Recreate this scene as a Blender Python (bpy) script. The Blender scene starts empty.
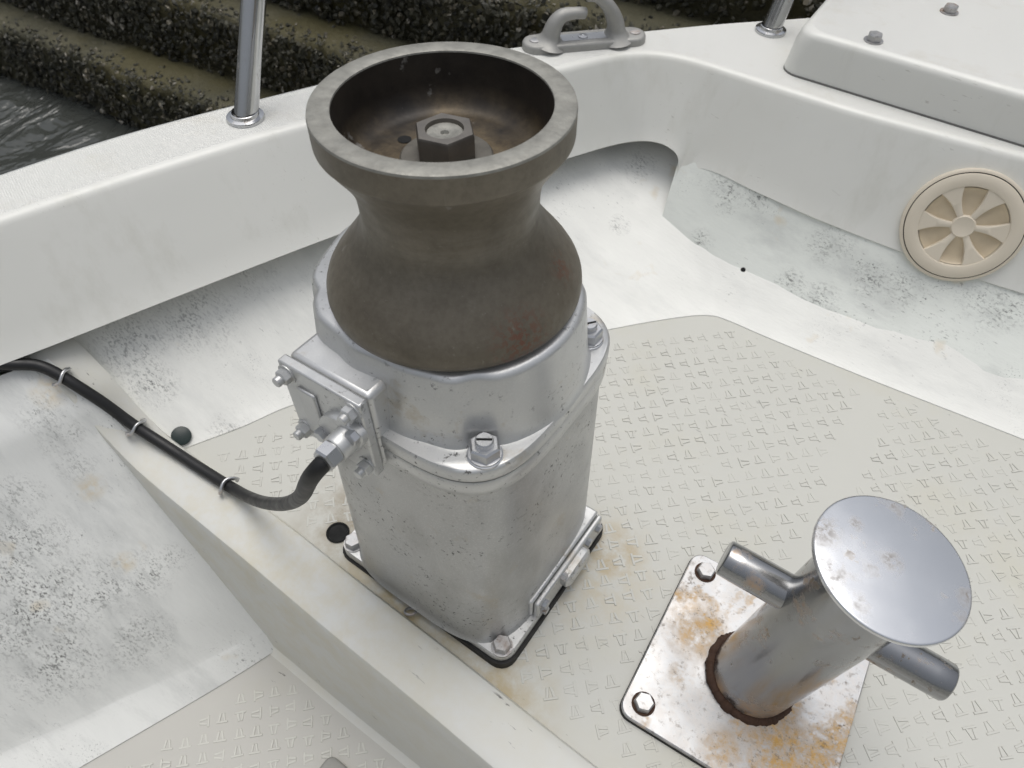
import bpy, bmesh, math, random
from mathutils import Vector, Matrix, noise
random.seed(7)
C = bpy.context.scene.collection
S = bpy.context.scene
R = math.radians
PI = math.pi

# ------------------------------------------------------------------ camera
cam = bpy.data.objects.new('camera', bpy.data.cameras.new('camera'))
C.objects.link(cam)
cam.data.sensor_width = 36.0
cam.data.lens = 733.16 / 1024 * 36
cam.data.clip_start = 0.02
cam.data.clip_end = 2000
cam.data.dof.use_dof = True; cam.data.dof.focus_distance = .80; cam.data.dof.aperture_fstop = 11
RB = Matrix(((0.8185, -0.4588, 0.3457), (0.5737, 0.6220, -0.5329), (0.0295, 0.6345, 0.7723)))
cam.matrix_world = Matrix.Translation((0.30147, -0.38607, 0.94424)) @ RB.to_quaternion().to_matrix().to_4x4()
S.camera = cam

# ------------------------------------------------------------------ sky, sun, exposure
SUN_EL, SUN_AZ = 79, 128      # sun azimuth measured anticlockwise from +x
W = bpy.data.worlds.new('World'); S.world = W; W.use_nodes = True
wt = W.node_tree; wt.nodes.clear()
sky = wt.nodes.new('ShaderNodeTexSky'); sky.sky_type = 'NISHITA'; sky.sun_disc = False
sky.sun_elevation = R(SUN_EL); sky.sun_rotation = R(90 - SUN_AZ)
sky.air_density = 1.0; sky.dust_density = 2.5; sky.ozone_density = 1.0
hs = wt.nodes.new('ShaderNodeHueSaturation'); hs.inputs['Saturation'].default_value = 0.27
bg = wt.nodes.new('ShaderNodeBackground'); bg.inputs['Strength'].default_value = 0.107
wo = wt.nodes.new('ShaderNodeOutputWorld')
wg = wt.nodes.new('ShaderNodeTexCoord'); wx = wt.nodes.new('ShaderNodeSeparateXYZ'); wm = wt.nodes.new('ShaderNodeMapRange')
wm.inputs[1].default_value = 0; wm.inputs[2].default_value = 1; wm.inputs[3].default_value = .42; wm.inputs[4].default_value = 1.9   # overcast sky: the zenith is brighter than the horizon
wv = wt.nodes.new('ShaderNodeVectorMath'); wv.operation = 'SCALE'
wt.links.new(wg.outputs['Generated'], wx.inputs[0]); wt.links.new(wx.outputs[2], wm.inputs[0]); wt.links.new(wm.outputs[0], wv.inputs['Scale']); wt.links.new(hs.outputs[0], wv.inputs[0])
wt.links.new(sky.outputs[0], hs.inputs['Color']); wt.links.new(wv.outputs[0], bg.inputs[0]); wt.links.new(bg.outputs[0], wo.inputs[0])
sl = bpy.data.lights.new('sun', 'SUN'); sl.energy = 1.0; sl.angle = R(38); sl.color = (1, 0.965, 0.90)
so = bpy.data.objects.new('sun', sl); C.objects.link(so)
sd = Vector((math.cos(R(SUN_EL)) * math.cos(R(SUN_AZ)), math.cos(R(SUN_EL)) * math.sin(R(SUN_AZ)), math.sin(R(SUN_EL))))
so.rotation_euler = sd.to_track_quat('Z', 'Y').to_euler()
S.view_settings.view_transform = 'Standard'; S.view_settings.look = 'None'
S.view_settings.exposure = 0.0; S.view_settings.gamma = 1.0
S.view_settings.use_curve_mapping = False

# ------------------------------------------------------------------ material helpers
class NT:
    """small wrapper for writing node trees"""
    def __init__(self, name):
        self.m = bpy.data.materials.new(name); self.m.use_nodes = True
        self.t = self.m.node_tree; self.t.nodes.clear()
        self.out = self.t.nodes.new('ShaderNodeOutputMaterial')
        self.b = self.t.nodes.new('ShaderNodeBsdfPrincipled')
        self.t.links.new(self.b.outputs[0], self.out.inputs[0])
        self.co = self.t.nodes.new('ShaderNodeTexCoord').outputs['Object']
    def n(self, typ, **kw):
        nd = self.t.nodes.new(typ)
        for k, v in kw.items(): setattr(nd, k, v)
        return nd
    def put(self, sock, v):
        if v is None: return
        if isinstance(v, bpy.types.NodeSocket): self.t.links.new(v, sock)
        else:
            if isinstance(v, tuple) and len(v) == 3 and sock.type == 'RGBA': v = v + (1,)
            sock.default_value = v
    def mapping(self, scale=(1, 1, 1), rot=(0, 0, 0), loc=(0, 0, 0)):
        mp = self.n('ShaderNodeMapping'); self.put(mp.inputs['Vector'], self.co)
        mp.inputs['Scale'].default_value = scale; mp.inputs['Rotation'].default_value = rot; mp.inputs['Location'].default_value = loc
        return mp.outputs[0]
    def noise(self, scale, detail=4, rough=.55, vec=None, dist=0):
        nd = self.n('ShaderNodeTexNoise'); self.put(nd.inputs['Vector'], vec or self.co)
        nd.inputs['Scale'].default_value = scale; nd.inputs['Detail'].default_value = detail
        nd.inputs['Roughness'].default_value = rough; nd.inputs['Distortion'].default_value = dist
        return nd.outputs['Fac']
    def voro(self, scale, vec=None, feature='F1'):
        nd = self.n('ShaderNodeTexVoronoi', feature=feature); self.put(nd.inputs['Vector'], vec or self.co)
        nd.inputs['Scale'].default_value = scale
        return nd.outputs['Distance']
    def ramp(self, v, a, b, lo=0., hi=1.):
        nd = self.n('ShaderNodeMapRange'); nd.clamp = True
        self.put(nd.inputs[0], v); nd.inputs[1].default_value = a; nd.inputs[2].default_value = b
        nd.inputs[3].default_value = lo; nd.inputs[4].default_value = hi
        return nd.outputs[0]
    def math(self, op, a, b=None):
        nd = self.n('ShaderNodeMath', operation=op); self.put(nd.inputs[0], a); self.put(nd.inputs[1], b)
        return nd.outputs[0]
    def mul(self, a, b): return self.math('MULTIPLY', a, b)
    def mix(self, f, a, b):
        nd = self.n('ShaderNodeMix', data_type='RGBA'); self.put(nd.inputs[0], f)
        self.put(nd.inputs[6], a); self.put(nd.inputs[7], b)
        return nd.outputs[2]
    def near(self, p, r0, r1, sc=(1, 1, 1)):
        """1 inside r0 of local point p, falling to 0 at r1"""
        mp = self.n('ShaderNodeVectorMath', operation='SUBTRACT'); self.put(mp.inputs[0], self.co); mp.inputs[1].default_value = p
        m2 = self.n('ShaderNodeVectorMath', operation='MULTIPLY'); self.put(m2.inputs[0], mp.outputs[0]); m2.inputs[1].default_value = sc
        ln = self.n('ShaderNodeVectorMath', operation='LENGTH'); self.put(ln.inputs[0], m2.outputs[0])
        return self.ramp(ln.outputs['Value'], r0, r1, 1, 0)
    def bump(self, h, strength, dist=.001):
        nd = self.n('ShaderNodeBump'); self.put(nd.inputs['Height'], h)
        nd.inputs['Strength'].default_value = strength; nd.inputs['Distance'].default_value = dist
        if self.b.inputs['Normal'].links: self.put(nd.inputs['Normal'], self.b.inputs['Normal'].links[0].from_socket)
        self.put(self.b.inputs['Normal'], nd.outputs[0])
    def set(self, color=None, rough=None, metal=None, spec=None, coat=None):
        self.put(self.b.inputs['Base Color'], color); self.put(self.b.inputs['Roughness'], rough)
        self.put(self.b.inputs['Metallic'], metal); self.put(self.b.inputs['Specular IOR Level'], spec)
        self.put(self.b.inputs['Coat Weight'], coat)
        return self

def specks(k, scale, cover, patch_scale, p0, p1, stretch=(1, 1, 1), rot=(0, 0, 0)):
    """dark scuff specks gathered in patches: a factor 0..1"""
    v = k.mapping(stretch, rot)
    fine = k.ramp(k.noise(scale, 5, .7, v), cover, cover + .05)
    patch = k.ramp(k.noise(patch_scale, 3, .6), p0, p1)
    return k.mul(fine, patch)

def mat_gelcoat():
    k = NT('white_gelcoat')
    c = k.mix(k.noise(4, 4), (.70, .70, .655), (.755, .75, .705))
    c = k.mix(k.mul(k.ramp(k.noise(2.2, 5, .65), .5, .72), .25), c, (.60, .58, .50))
    c = k.mix(k.mul(specks(k, 95, .70, 9, .58, .66, (1, 1, 2.5)), .7), c, (.16, .15, .13))
    for rr_, sc_ in ((.5, 30), (2.1, 44)):
        hair = k.mul(k.ramp(k.noise(sc_, 3, .5, k.mapping((1, 14, 6), (.1, .2, rr_))), .69, .72), k.ramp(k.noise(6, 3), .50, .60))
        c = k.mix(k.mul(hair, .45), c, (.36, .34, .30))
    drip = k.mul(k.ramp(k.noise(16, 5, .65, k.mapping((1, 1, .12))), .55, .72), .30)
    c = k.mix(drip, c, (.53, .52, .45))
    k.set(c, k.ramp(k.noise(30, 4), .3, .7, .28, .42), 0, .5)
    k.bump(k.noise(12, 3), .12, .002)
    return k.m

def mat_gunwale():
    k = NT('nonskid_gelcoat')
    c = k.mix(k.noise(5, 4), (.73, .73, .69), (.78, .775, .735))
    c = k.mix(k.mul(specks(k, 70, .68, 8, .56, .66), .6), c, (.2, .19, .16))
    c = k.mix(k.mul(k.ramp(k.noise(9, 5, .7), .55, .7), .3), c, (.62, .58, .48))
    k.set(c, .42, 0, .5)
    for r, sc in ((R(20), 150), (R(110), 95)):
        w = k.n('ShaderNodeTexWave', wave_type='BANDS', bands_direction='X'); k.put(w.inputs['Vector'], k.mapping((1, 1, 1), (0, 0, r)))
        w.inputs['Scale'].default_value = sc; w.inputs['Distortion'].default_value = 1.5; w.inputs['Detail'].default_value = 2
        k.bump(w.outputs['Fac'], .45, .0012)
    return k.m

def mat_painted(name, tint, dirt, dots, more=0., patches=(), rusty=()):
    """brushed-on white deck paint, worn through to dark specks"""
    k = NT(name)
    c = k.mix(k.ramp(k.noise(7, 6, .65, k.mapping((1, 2.2, 1), (0, 0, .4))), .35, .7), tint, tuple(min(.84, x * 1.07) for x in tint))
    c = k.mix(k.mul(k.ramp(k.noise(5, 7, .7, k.mapping((1, 3, 1), (0, 0, -.5))), .50, .68), .55 * dirt), c, (.42, .43, .42))
    c = k.mix(k.mul(k.ramp(k.noise(3.1, 5, .6), .56, .7), .5), c, (.58, .60, .56))
    c = k.mix(k.mul(k.ramp(k.noise(11, 3, .6), .66, .74), .45), c, (.62, .50, .31))
    s1 = specks(k, 110, .61 - more * .5, 4.2, .50 - more, .66 - more, (1, 2.2, 1), (0, 0, .3))
    s1 = k.mul(s1, k.ramp(k.noise(22, 4, .6), .44, .60))
    s2 = specks(k, 300, .59, 6, .54 - more, .66 - more, (1, 1.4, 1), (0, 0, -.6))
    s2 = k.mul(s2, k.ramp(k.noise(16, 4, .6), .46, .62))
    c = k.mix(k.mul(k.math('MAXIMUM', s1, s2), dots), c, (.07, .07, .065))
    if patches:
        pm = None
        for p, r, a in patches:
            f = k.mul(k.near(p, r * .1, r), a); pm = f if pm is None else k.math('MAXIMUM', pm, f)
        brk = k.ramp(k.noise(26, 5, .65), .34, .56)
        d1 = k.ramp(k.noise(150, 5, .7, k.mapping((1, 1.9, 1.2), (0, 0, .5))), .535, .58)
        d2 = k.ramp(k.noise(75, 6, .7, k.mapping((1, 5, 1.5), (.2, 0, .7))), .58, .63)
        dd_ = k.mul(k.mul(k.math('MAXIMUM', d1, d2), brk), pm)
        c = k.mix(k.mul(dd_, .92), c, (.060, .060, .055))
        c = k.mix(k.mul(k.mul(pm, k.ramp(k.noise(34, 6, .7, k.mapping((1, 3, 1), (0, 0, .5))), .45, .65)), .45), c, (.36, .37, .36))
    for p, r in rusty:
        c = k.mix(k.mul(k.mul(k.near(p, r * .1, r), k.ramp(k.noise(60, 4, .6), .38, .6)), .6), c, (.60, .47, .26))
    sc = k.mul(k.ramp(k.noise(60, 5, .6, k.mapping((1, 7, 1), (0, 0, 1.0))), .66, .70), k.ramp(k.noise(4, 3), .5, .62))
    c = k.mix(k.mul(sc, dots * .8), c, (.14, .14, .13))
    k.set(c, k.ramp(k.noise(20, 4), .3, .7, .42, .62), 0, .45)
    k.bump(k.noise(45, 5, .65, k.mapping((1, 4, 1), (0, 0, .5))), .3, .0015)
    k.bump(k.noise(6, 2), .25, .01)
    return k.m

def mat_floor(name, tint, stains=()):
    k = NT(name)
    c = k.mix(k.noise(6, 5, .6), tint, tuple(x * .93 for x in tint))
    c = k.mix(k.mul(k.ramp(k.noise(3.5, 5, .65), .52, .70), .35), c, (tint[0] * .93, tint[1] * .88, tint[2] * .72))
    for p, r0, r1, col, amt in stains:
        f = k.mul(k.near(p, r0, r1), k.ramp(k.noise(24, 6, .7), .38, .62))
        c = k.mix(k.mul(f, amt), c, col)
    c = k.mix(k.mul(specks(k, 130, .72, 9, .55, .65), .7), c, (.12, .12, .11))
    st_ = k.mul(k.ramp(k.noise(75, 5, .6, k.mapping((.5, 2.4, 1))), .66, .70), k.ramp(k.noise(7, 3), .52, .60))
    c = k.mix(k.mul(st_, .8), c, (.10, .095, .085))
    k.set(c, .52, 0, .4)
    k.bump(k.noise(220, 2), .12, .0006)
    return k.m

def mat_flat(name, col, rough=.5, metal=0., var=.12, sc=30, bump=.1):
    k = NT(name)
    c = k.mix(k.noise(sc, 5, .6), tuple(x * (1 - var) for x in col), tuple(min(1, x * (1 + var)) for x in col))
    k.set(c, k.ramp(k.noise(sc * 1.7, 4), .3, .7, max(.05, rough - .08), min(1, rough + .1)), metal)
    if bump: k.bump(k.noise(sc * 3, 4), bump, .001)
    return k.m

def mat_silver(name='silver_paint', grime=.5, br=1.):
    """aluminium paint on a casting, with grime and specks"""
    k = NT(name)
    c = k.mix(k.noise(14, 5, .6), (.50 * br, .505 * br, .50 * br), (.62 * br, .62 * br, .61 * br))
    c = k.mix(k.mul(k.ramp(k.noise(520, 2, .5), .52, .64), .22), c, (.72, .72, .71))
    g = k.mul(k.ramp(k.noise(7, 6, .65, k.mapping((1, 1, .5))), .52, .72), .55 * grime)
    c = k.mix(g, c, (.24, .225, .19))
    sp = specks(k, 150, .60, 9, .44, .58)
    c = k.mix(k.mul(sp, .85), c, (.05, .047, .04))
    c = k.mix(k.mul(k.ramp(k.noise(16, 5, .7), .60, .70), .40), c, (.42, .34, .22))
    scf = k.mul(k.ramp(k.noise(55, 5, .65, k.mapping((1, 1, 3), (.4, .3, 0))), .63, .68), k.ramp(k.noise(9, 3), .46, .58))
    c = k.mix(k.mul(scf, .6 * min(1, grime)), c, (.17, .165, .15))
    rough = k.math('ADD', k.ramp(k.noise(25, 5), .3, .7, .31, .48), k.mul(sp, .3))
    k.set(c, rough, k.math('SUBTRACT', .72, k.mul(k.math('MAXIMUM', sp, g), .6)))
    k.bump(k.noise(330, 3, .6), .09, .0006); k.bump(k.noise(24, 3), .25, .002)
    return k.m

def mat_drum():
    k = NT('weathered_bronze')
    c = k.mix(k.ramp(k.noise(9, 6, .65), .3, .7), (.138, .119, .088), (.208, .183, .140))
    c = k.mix(k.mul(k.ramp(k.noise(60, 5, .7), .56, .76), .35), c, (.27, .245, .20))
    c = k.mix(k.mul(k.ramp(k.noise(5, 5, .6, k.mapping((1, 1, 2.5))), .52, .66), .5), c, (.085, .07, .05))
    c = k.mix(k.mul(k.ramp(k.noise(150, 4, .65), .42, .66), .28), c, (.082, .068, .048))
    c = k.mix(k.mul(k.ramp(k.noise(230, 3, .6), .66, .74), .35), c, (.33, .30, .25))
    sc = k.ramp(k.noise(26, 4, .6, k.mapping((1, 1, .12))), .68, .72)
    c = k.mix(k.mul(sc, .5), c, (.38, .36, .33))
    zz = k.n('ShaderNodeSeparateXYZ'); k.put(zz.inputs[0], k.co)
    band = k.mul(k.ramp(zz.outputs[2], .545, .562, 0, 1), k.ramp(zz.outputs[2], .592, .572, 0, 1))
    c = k.mix(k.mul(k.mul(band, k.ramp(k.noise(30, 5, .65, k.mapping((.5, .5, 5))), .42, .62)), .22), c, (.30, .28, .235))
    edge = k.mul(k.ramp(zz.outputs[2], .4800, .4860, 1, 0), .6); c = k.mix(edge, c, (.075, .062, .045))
    sc2 = k.ramp(k.noise(34, 4, .6, k.mapping((.35, .35, 6))), .66, .70)
    c = k.mix(k.mul(sc2, .22), c, (.07, .06, .05))
    for p, r0, r1 in (((.100, -.042, .494), .004, .034), ((.098, .03, .522), .0, .02)):
        rf = k.mul(k.near(p, r0, r1), k.ramp(k.noise(210, 4, .7), .49, .55))
        c = k.mix(k.mul(rf, .9), c, (.18, .075, .048))
    k.set(c, k.ramp(k.noise(40, 5), .3, .7, .38, .56), .35)
    k.bump(k.noise(110, 4, .6), .20, .001)
    return k.m

def mat_drum_inside():
    k = NT('dark_bronze_well')  # near-black inside the drum, browner towards the floor
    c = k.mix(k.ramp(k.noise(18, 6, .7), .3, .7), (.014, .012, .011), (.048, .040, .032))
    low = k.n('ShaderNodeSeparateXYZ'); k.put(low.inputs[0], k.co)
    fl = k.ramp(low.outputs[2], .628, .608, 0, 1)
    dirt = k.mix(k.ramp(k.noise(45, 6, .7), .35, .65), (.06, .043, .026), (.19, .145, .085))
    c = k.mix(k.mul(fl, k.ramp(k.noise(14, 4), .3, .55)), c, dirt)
    c = k.mix(k.mul(k.ramp(k.noise(38, 4, .6), .66, .70), .6), c, (.28, .27, .25))
    k.set(c, .45, .35); k.bump(k.noise(70, 5), .3, .0015)
    return k.m

def mat_stainless(name, rust, rustcol=(.40, .22, .075), rough=.16, white=0., spots=(), base=.55, spot_sc=42):
    k = NT(name)
    c = k.mix(k.noise(9, 4), (base * .93, base * .94, base * .95), (base * 1.06, base * 1.07, base * 1.09))
    sp = k.mul(k.ramp(k.noise(75, 5, .65, k.mapping((1, 1, .6))), .60, .66), k.ramp(k.noise(12, 3), .44, .58))
    c = k.mix(k.mul(sp, .75), c, (.22, .16, .10))
    rs = k.mul(k.ramp(k.noise(13, 5, .62), .60 - .1 * rust, .70 - .08 * rust), k.ramp(k.noise(110, 4, .7), .34, .56))
    for p, r0, r1 in spots:
        rs = k.math('MAXIMUM', rs, k.mul(k.near(p, r0, r1), k.ramp(k.noise(spot_sc, 6, .75), .40, .58)))
    c = k.mix(k.mul(rs, min(1, rust * 1.4)), c, k.mix(k.noise(30, 4), rustcol, tuple(min(1, x * 1.7) for x in rustcol)))
    metal = k.math('SUBTRACT', .96, k.mul(k.math('MAXIMUM', rs, k.mul(sp, .6)), .8))
    if white:
        wf = k.mul(k.ramp(k.noise(70, 7, .8), .44, .58), white)
        c = k.mix(k.mul(wf, .6), c, (.56, .53, .50)); gf = k.mul(k.ramp(k.noise(95, 6, .8, k.mapping((1, 1, 1), (0, 0, 0), (3, 3, 3))), .56, .62), white)
        c = k.mix(k.mul(gf, .6), c, (.17, .15, .13)); metal = k.math('SUBTRACT', metal, k.mul(wf, .4))
    k.set(c, k.math('ADD', k.ramp(k.noise(24, 5), .3, .7, rough - .05, rough + .1), k.mul(k.math('MAXIMUM', rs, sp), .4)), k.math('MAXIMUM', metal, 0.))
    k.bump(k.noise(60, 4), .06, .0008)
    return k.m

def mat_concrete():
    k = NT('wet_weedy_concrete')
    c = k.mix(k.ramp(k.noise(5, 7, .7), .3, .7), (.044, .043, .024), (.112, .103, .062))
    c = k.mix(k.mul(k.ramp(k.noise(2.2, 5, .6), .5, .64), .7), c, (.075, .064, .020))
    c = k.mix(k.mul(k.ramp(k.noise(28, 5, .7), .60, .7), .5), c, (.16, .14, .10))
    k.set(c, .62, 0, .4); k.bump(k.noise(40, 6, .7), .7, .012)
    return k.m

def mat_oyster():
    k = NT('oyster_shell')
    at = k.n('ShaderNodeAttribute'); at.attribute_name = 'shade'
    cr = k.n('ShaderNodeValToRGB'); k.put(cr.inputs[0], at.outputs['Fac'])
    e = cr.color_ramp.elements
    e[0].position = 0; e[0].color = (.016, .016, .011, 1)
    e[1].position = .62; e[1].color = (.080, .075, .046, 1)
    for ps, cl in ((.80, (.10, .085, .055, 1)), (.93, (.22, .19, .13, 1)), (1., (.42, .39, .33, 1))):
        x = e.new(ps); x.color = cl
    k.set(k.mix(k.mul(k.noise(60, 4), .6), cr.outputs[0], (.02, .02, .015)), .55, 0, .4)
    k.bump(k.noise(90, 4), .5, .004)
    return k.m

def mat_water():
    k = NT('harbour_water')
    k.set((.060, .064, .058), .16, 0, .4)
    k.bump(k.noise(2.6, 3, .5, k.mapping((1.4, .8, 1), (0, 0, .5)), 1.2), .9, .12)
    k.bump(k.noise(9, 3, .5, k.mapping((1, 1.6, 1))), .5, .02)
    return k.m

M = {}
M['gel'] = mat_gelcoat(); M['gun'] = mat_gunwale()
M['paint'] = mat_painted('white_deck_paint', (.765, .765, .725), .4, .6, 0.,
    [((-.587, -.088, .103), .07, .7), ((-.538, -.107, .062), .05, .9), ((-.554, .006, .10), .08, .6), ((-.547, .12, .126), .06, .5), ((-.421, -.074, .0025), .04, .6), ((-.149, .657, .07), .025, .9), ((-.18, .775, .125), .04, .6)])
M['paint_green'] = mat_painted('greenish_deck_paint', (.715, .735, .69), .8, .9, .02,
    [((-.008, .713, .067), .03, .8), ((.0, .765, .15), .05, .9), ((.054, .777, .160), .035, 1.), ((.20, .77, .123), .05, .7), ((.173, .715, .053), .035, .9), ((.23, .715, .049), .04, 1.), ((.287, .764, .092), .04, .8), ((.34, .769, .093), .04, .8), ((.487, .803, .107), .05, 1.), ((.45, .80, .11), .04, .7)])
M['paint_worn'] = mat_painted('worn_deck_paint', (.70, .705, .68), .8, .95, .05,
    [((-.575, -.245, .106), .035, 1.), ((-.548, -.249, .070), .04, .8), ((-.527, -.255, .039), .035, .6), ((-.518, -.388, -.042), .09, 1.), ((-.477, -.39, -.085), .09, 1.), ((-.424, -.339, -.110), .06, 1.),
     ((-.402, -.293, -.110), .05, .9), ((-.370, -.359, -.183), .06, .9), ((-.476, -.433, -.108), .10, 1.), ((-.430, -.445, -.167), .08, 1.), ((-.390, -.256, -.107), .03, .7), ((-.55, -.34, .02), .05, .7), ((-.62, -.43, .02), .10, .9)],
    [((-.583, -.215, .123), .03), ((-.503, -.263, .005), .025), ((-.43, -.30, -.09), .02)])
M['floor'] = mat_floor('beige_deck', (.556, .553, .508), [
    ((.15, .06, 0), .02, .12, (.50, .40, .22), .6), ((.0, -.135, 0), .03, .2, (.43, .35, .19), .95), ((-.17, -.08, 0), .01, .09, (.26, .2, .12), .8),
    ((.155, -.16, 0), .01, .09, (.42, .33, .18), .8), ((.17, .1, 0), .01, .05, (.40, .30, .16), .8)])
M['tread'] = mat_floor('beige_tread', (.566, .563, .517))
M['grime'] = mat_flat('tread_grime', (.475, .465, .425), .6, 0., .35, 18)
M['silver'] = mat_silver(br=1.08); M['drum'] = mat_drum(); M['well'] = mat_drum_inside()
M['rim'] = mat_flat('worn_bronze_rim', (.29, .283, .252), .50, .35, .55, 75, .6)
M['zinc'] = mat_stainless('zinc_bolt', .25, rough=.30)
M['dull'] = mat_stainless('dull_bolt', .75, (.20, .13, .085), rough=.40, white=.7, base=.42)
M['steel'] = mat_stainless('polished_stainless', .45, rough=.17, base=.33, spots=[((.022, -.045, .035), .004, .05), ((.048, -.012, .05), .004, .04), ((-.03, -.04, .02), .002, .03)])  # base darkened to stand in for dark surroundings it would reflect
M['cap'] = mat_stainless('polished_cap', .62, (.075, .052, .034), rough=.2, base=.74, spot_sc=130, spots=[((-.035, .005, .3475), .003, .024), ((-.02, -.028, .3475), .001, .012), ((.03, .012, .3475), .001, .014), ((-.008, .03, .3475), .0, .010)])
M['plate'] = mat_stainless('stained_plate', .66, (.47, .28, .075), rough=.42, white=.9, base=.46,
                          spots=[((-.08, .02, 0), .004, .05), ((.066, -.066, 0), .026, .058), ((.0, -.10, 0), .004, .035), ((-.075, -.045, 0), .003, .022)])
M['rod'] = mat_stainless('rail_stainless', .0, rough=.14)
M['galv'] = mat_flat('galvanised_casting', (.36, .355, .335), .55, .45, .25, 28, .4)
M['rubber'] = mat_flat('black_rubber', (.008, .008, .0085), .48, 0, .3, 40, .05)
M['black'] = mat_flat('black_sealant', (.012, .011, .010), .7, 0, .3, 60, .3)
M['rustbead'] = mat_flat('rusty_weld', (.055, .026, .014), .8, 0, .5, 90, .8)
M['beige'] = mat_flat('yellowed_plastic', (.68, .61, .495), .38, 0, .06, 14, .05)
M['beige_dark'] = mat_flat('yellowed_plastic_dish', (.58, .48, .335), .42, 0, .24, 22, .05)
M['conc'] = mat_concrete(); M['oyster'] = mat_oyster(); M['water'] = mat_water()
M['seam'] = mat_flat('grey_seam', (.16, .16, .15), .7, 0, .3, 40, .2)
M['dark'] = mat_flat('dark_hole', (.006, .006, .006), .8, 0, .2, 60, 0)
M['plug'] = mat_flat('dark_green_plug', (.010, .022, .020), .4, 0, .2, 30, 0)
M['hull'] = mat_flat('hull_gelcoat', (.68, .69, .67), .3, 0, .05, 6, .05)

# ------------------------------------------------------------------ mesh helpers
class MB:
    """collects shapes, then links them as ONE mesh object"""
    def __init__(self): self.v = []; self.f = []; self.mi = []; self.cur = 0
    def add(self, vs, fs, mat=None):
        o = len(self.v); self.v += [tuple(x) for x in vs]
        for f in fs: self.f.append([i + o for i in f]); self.mi.append(self.cur if mat is None else mat)
        return self
    def box(self, lo, hi, mat=None, mx=None):
        vs = [Vector((x, y, z)) for z in (lo[2], hi[2]) for y in (lo[1], hi[1]) for x in (lo[0], hi[0])]
        if mx: vs = [mx @ v for v in vs]
        return self.add(vs, [(0, 2, 3, 1), (4, 5, 7, 6), (0, 1, 5, 4), (2, 6, 7, 3), (0, 4, 6, 2), (1, 3, 7, 5)], mat)
    def lathe(self, prof, n=64, mx=None, rf=None, mat=None, cap0=False, cap1=False):
        vs = []; m = len(prof)
        for i in range(n):
            a = 2 * PI * i / n
            for r, z in prof:
                q = r if rf is None else rf(r, z, a)
                vs.append(Vector((q * math.cos(a), q * math.sin(a), z)))
        if mx: vs = [mx @ v for v in vs]
        fs = []
        for i in range(n):
            j = (i + 1) % n
            for k in range(m - 1): fs.append((i * m + k, j * m + k, j * m + k + 1, i * m + k + 1))
        if cap0: fs.append([i * m for i in range(n)][::-1])
        if cap1: fs.append([i * m + m - 1 for i in range(n)])
        return self.add(vs, fs, mat)
    def stack(self, rings, mx=None, mat=None, cap0=True, cap1=True):
        """rings: list of closed point loops of equal length"""
        n = len(rings[0]); vs = [Vector(p) for r in rings for p in r]
        if mx: vs = [mx @ v for v in vs]
        fs = []
        for k in range(len(rings) - 1):
            for i in range(n):
                j = (i + 1) % n
                fs.append((k * n + i, k * n + j, (k + 1) * n + j, (k + 1) * n + i))
        if cap0: fs.append(list(range(n))[::-1])
        if cap1: fs.append([(len(rings) - 1) * n + i for i in range(n)])
        return self.add(vs, fs, mat)
    def grid(self, rows, mat=None):
        n = len(rows[0]); vs = [p for r in rows for p in r]
        fs = [(i * n + j, i * n + j + 1, (i + 1) * n + j + 1, (i + 1) * n + j) for i in range(len(rows) - 1) for j in range(n - 1)]
        return self.add(vs, fs, mat)
    def tube(self, pts, rad, n=14, cap=True, mx=None, mat=None, flat=1.0):
        pts = [Vector(p) for p in pts]; m = len(pts)
        rr = rad if isinstance(rad, (list, tuple)) else [rad] * m
        t0 = (pts[1] - pts[0]).normalized(); up = Vector((0, 0, 1)) if abs(t0.z) < .9 else Vector((1, 0, 0))
        x = t0.cross(up).normalized(); rings = []
        for i in range(m):
            t = (pts[min(i + 1, m - 1)] - pts[max(i - 1, 0)]).normalized()
            x = (x - t * x.dot(t)).normalized(); y = t.cross(x)
            rings.append([pts[i] + x * (rr[i] * math.cos(2 * PI * k / n)) + y * (rr[i] * flat * math.sin(2 * PI * k / n)) for k in range(n)])
        return self.stack(rings, mx, mat, cap, cap)
    def build(self, name, mats, parent=None, smooth=35, bevel=0, seg=2):
        me = bpy.data.meshes.new(name); me.from_pydata(self.v, [], self.f)
        if not isinstance(mats, (list, tuple)): mats = [mats]
        for m in mats: me.materials.append(m)
        me.polygons.foreach_set('material_index', self.mi)
        bm = bmesh.new(); bm.from_mesh(me); bmesh.ops.recalc_face_normals(bm, faces=bm.faces)
        bm.to_mesh(me); bm.free()
        if smooth: me.shade_smooth(); me.set_sharp_from_angle(angle=R(smooth))
        o = bpy.data.objects.new(name, me); C.objects.link(o)
        if parent: o.parent = parent
        if bevel:
            b = o.modifiers.new('bevel', 'BEVEL'); b.width = bevel; b.segments = seg; b.limit_method = 'ANGLE'; b.angle_limit = R(40); b.harden_normals = False
        return o

def thing(name, label, cat, loc=(0, 0, 0), rot=None, group=None):
    o = bpy.data.objects.new(name, None); C.objects.link(o); o.empty_display_size = .05
    o.matrix_world = Matrix.Translation(loc) @ (rot.to_4x4() if rot else Matrix.Identity(4))
    return tag(o, label, cat, group)
def tag(o, label, cat, group=None, kind=None):
    if label: o['label'] = label
    if cat: o['category'] = cat
    if group: o['group'] = group
    if kind: o['kind'] = kind
    return o

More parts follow.
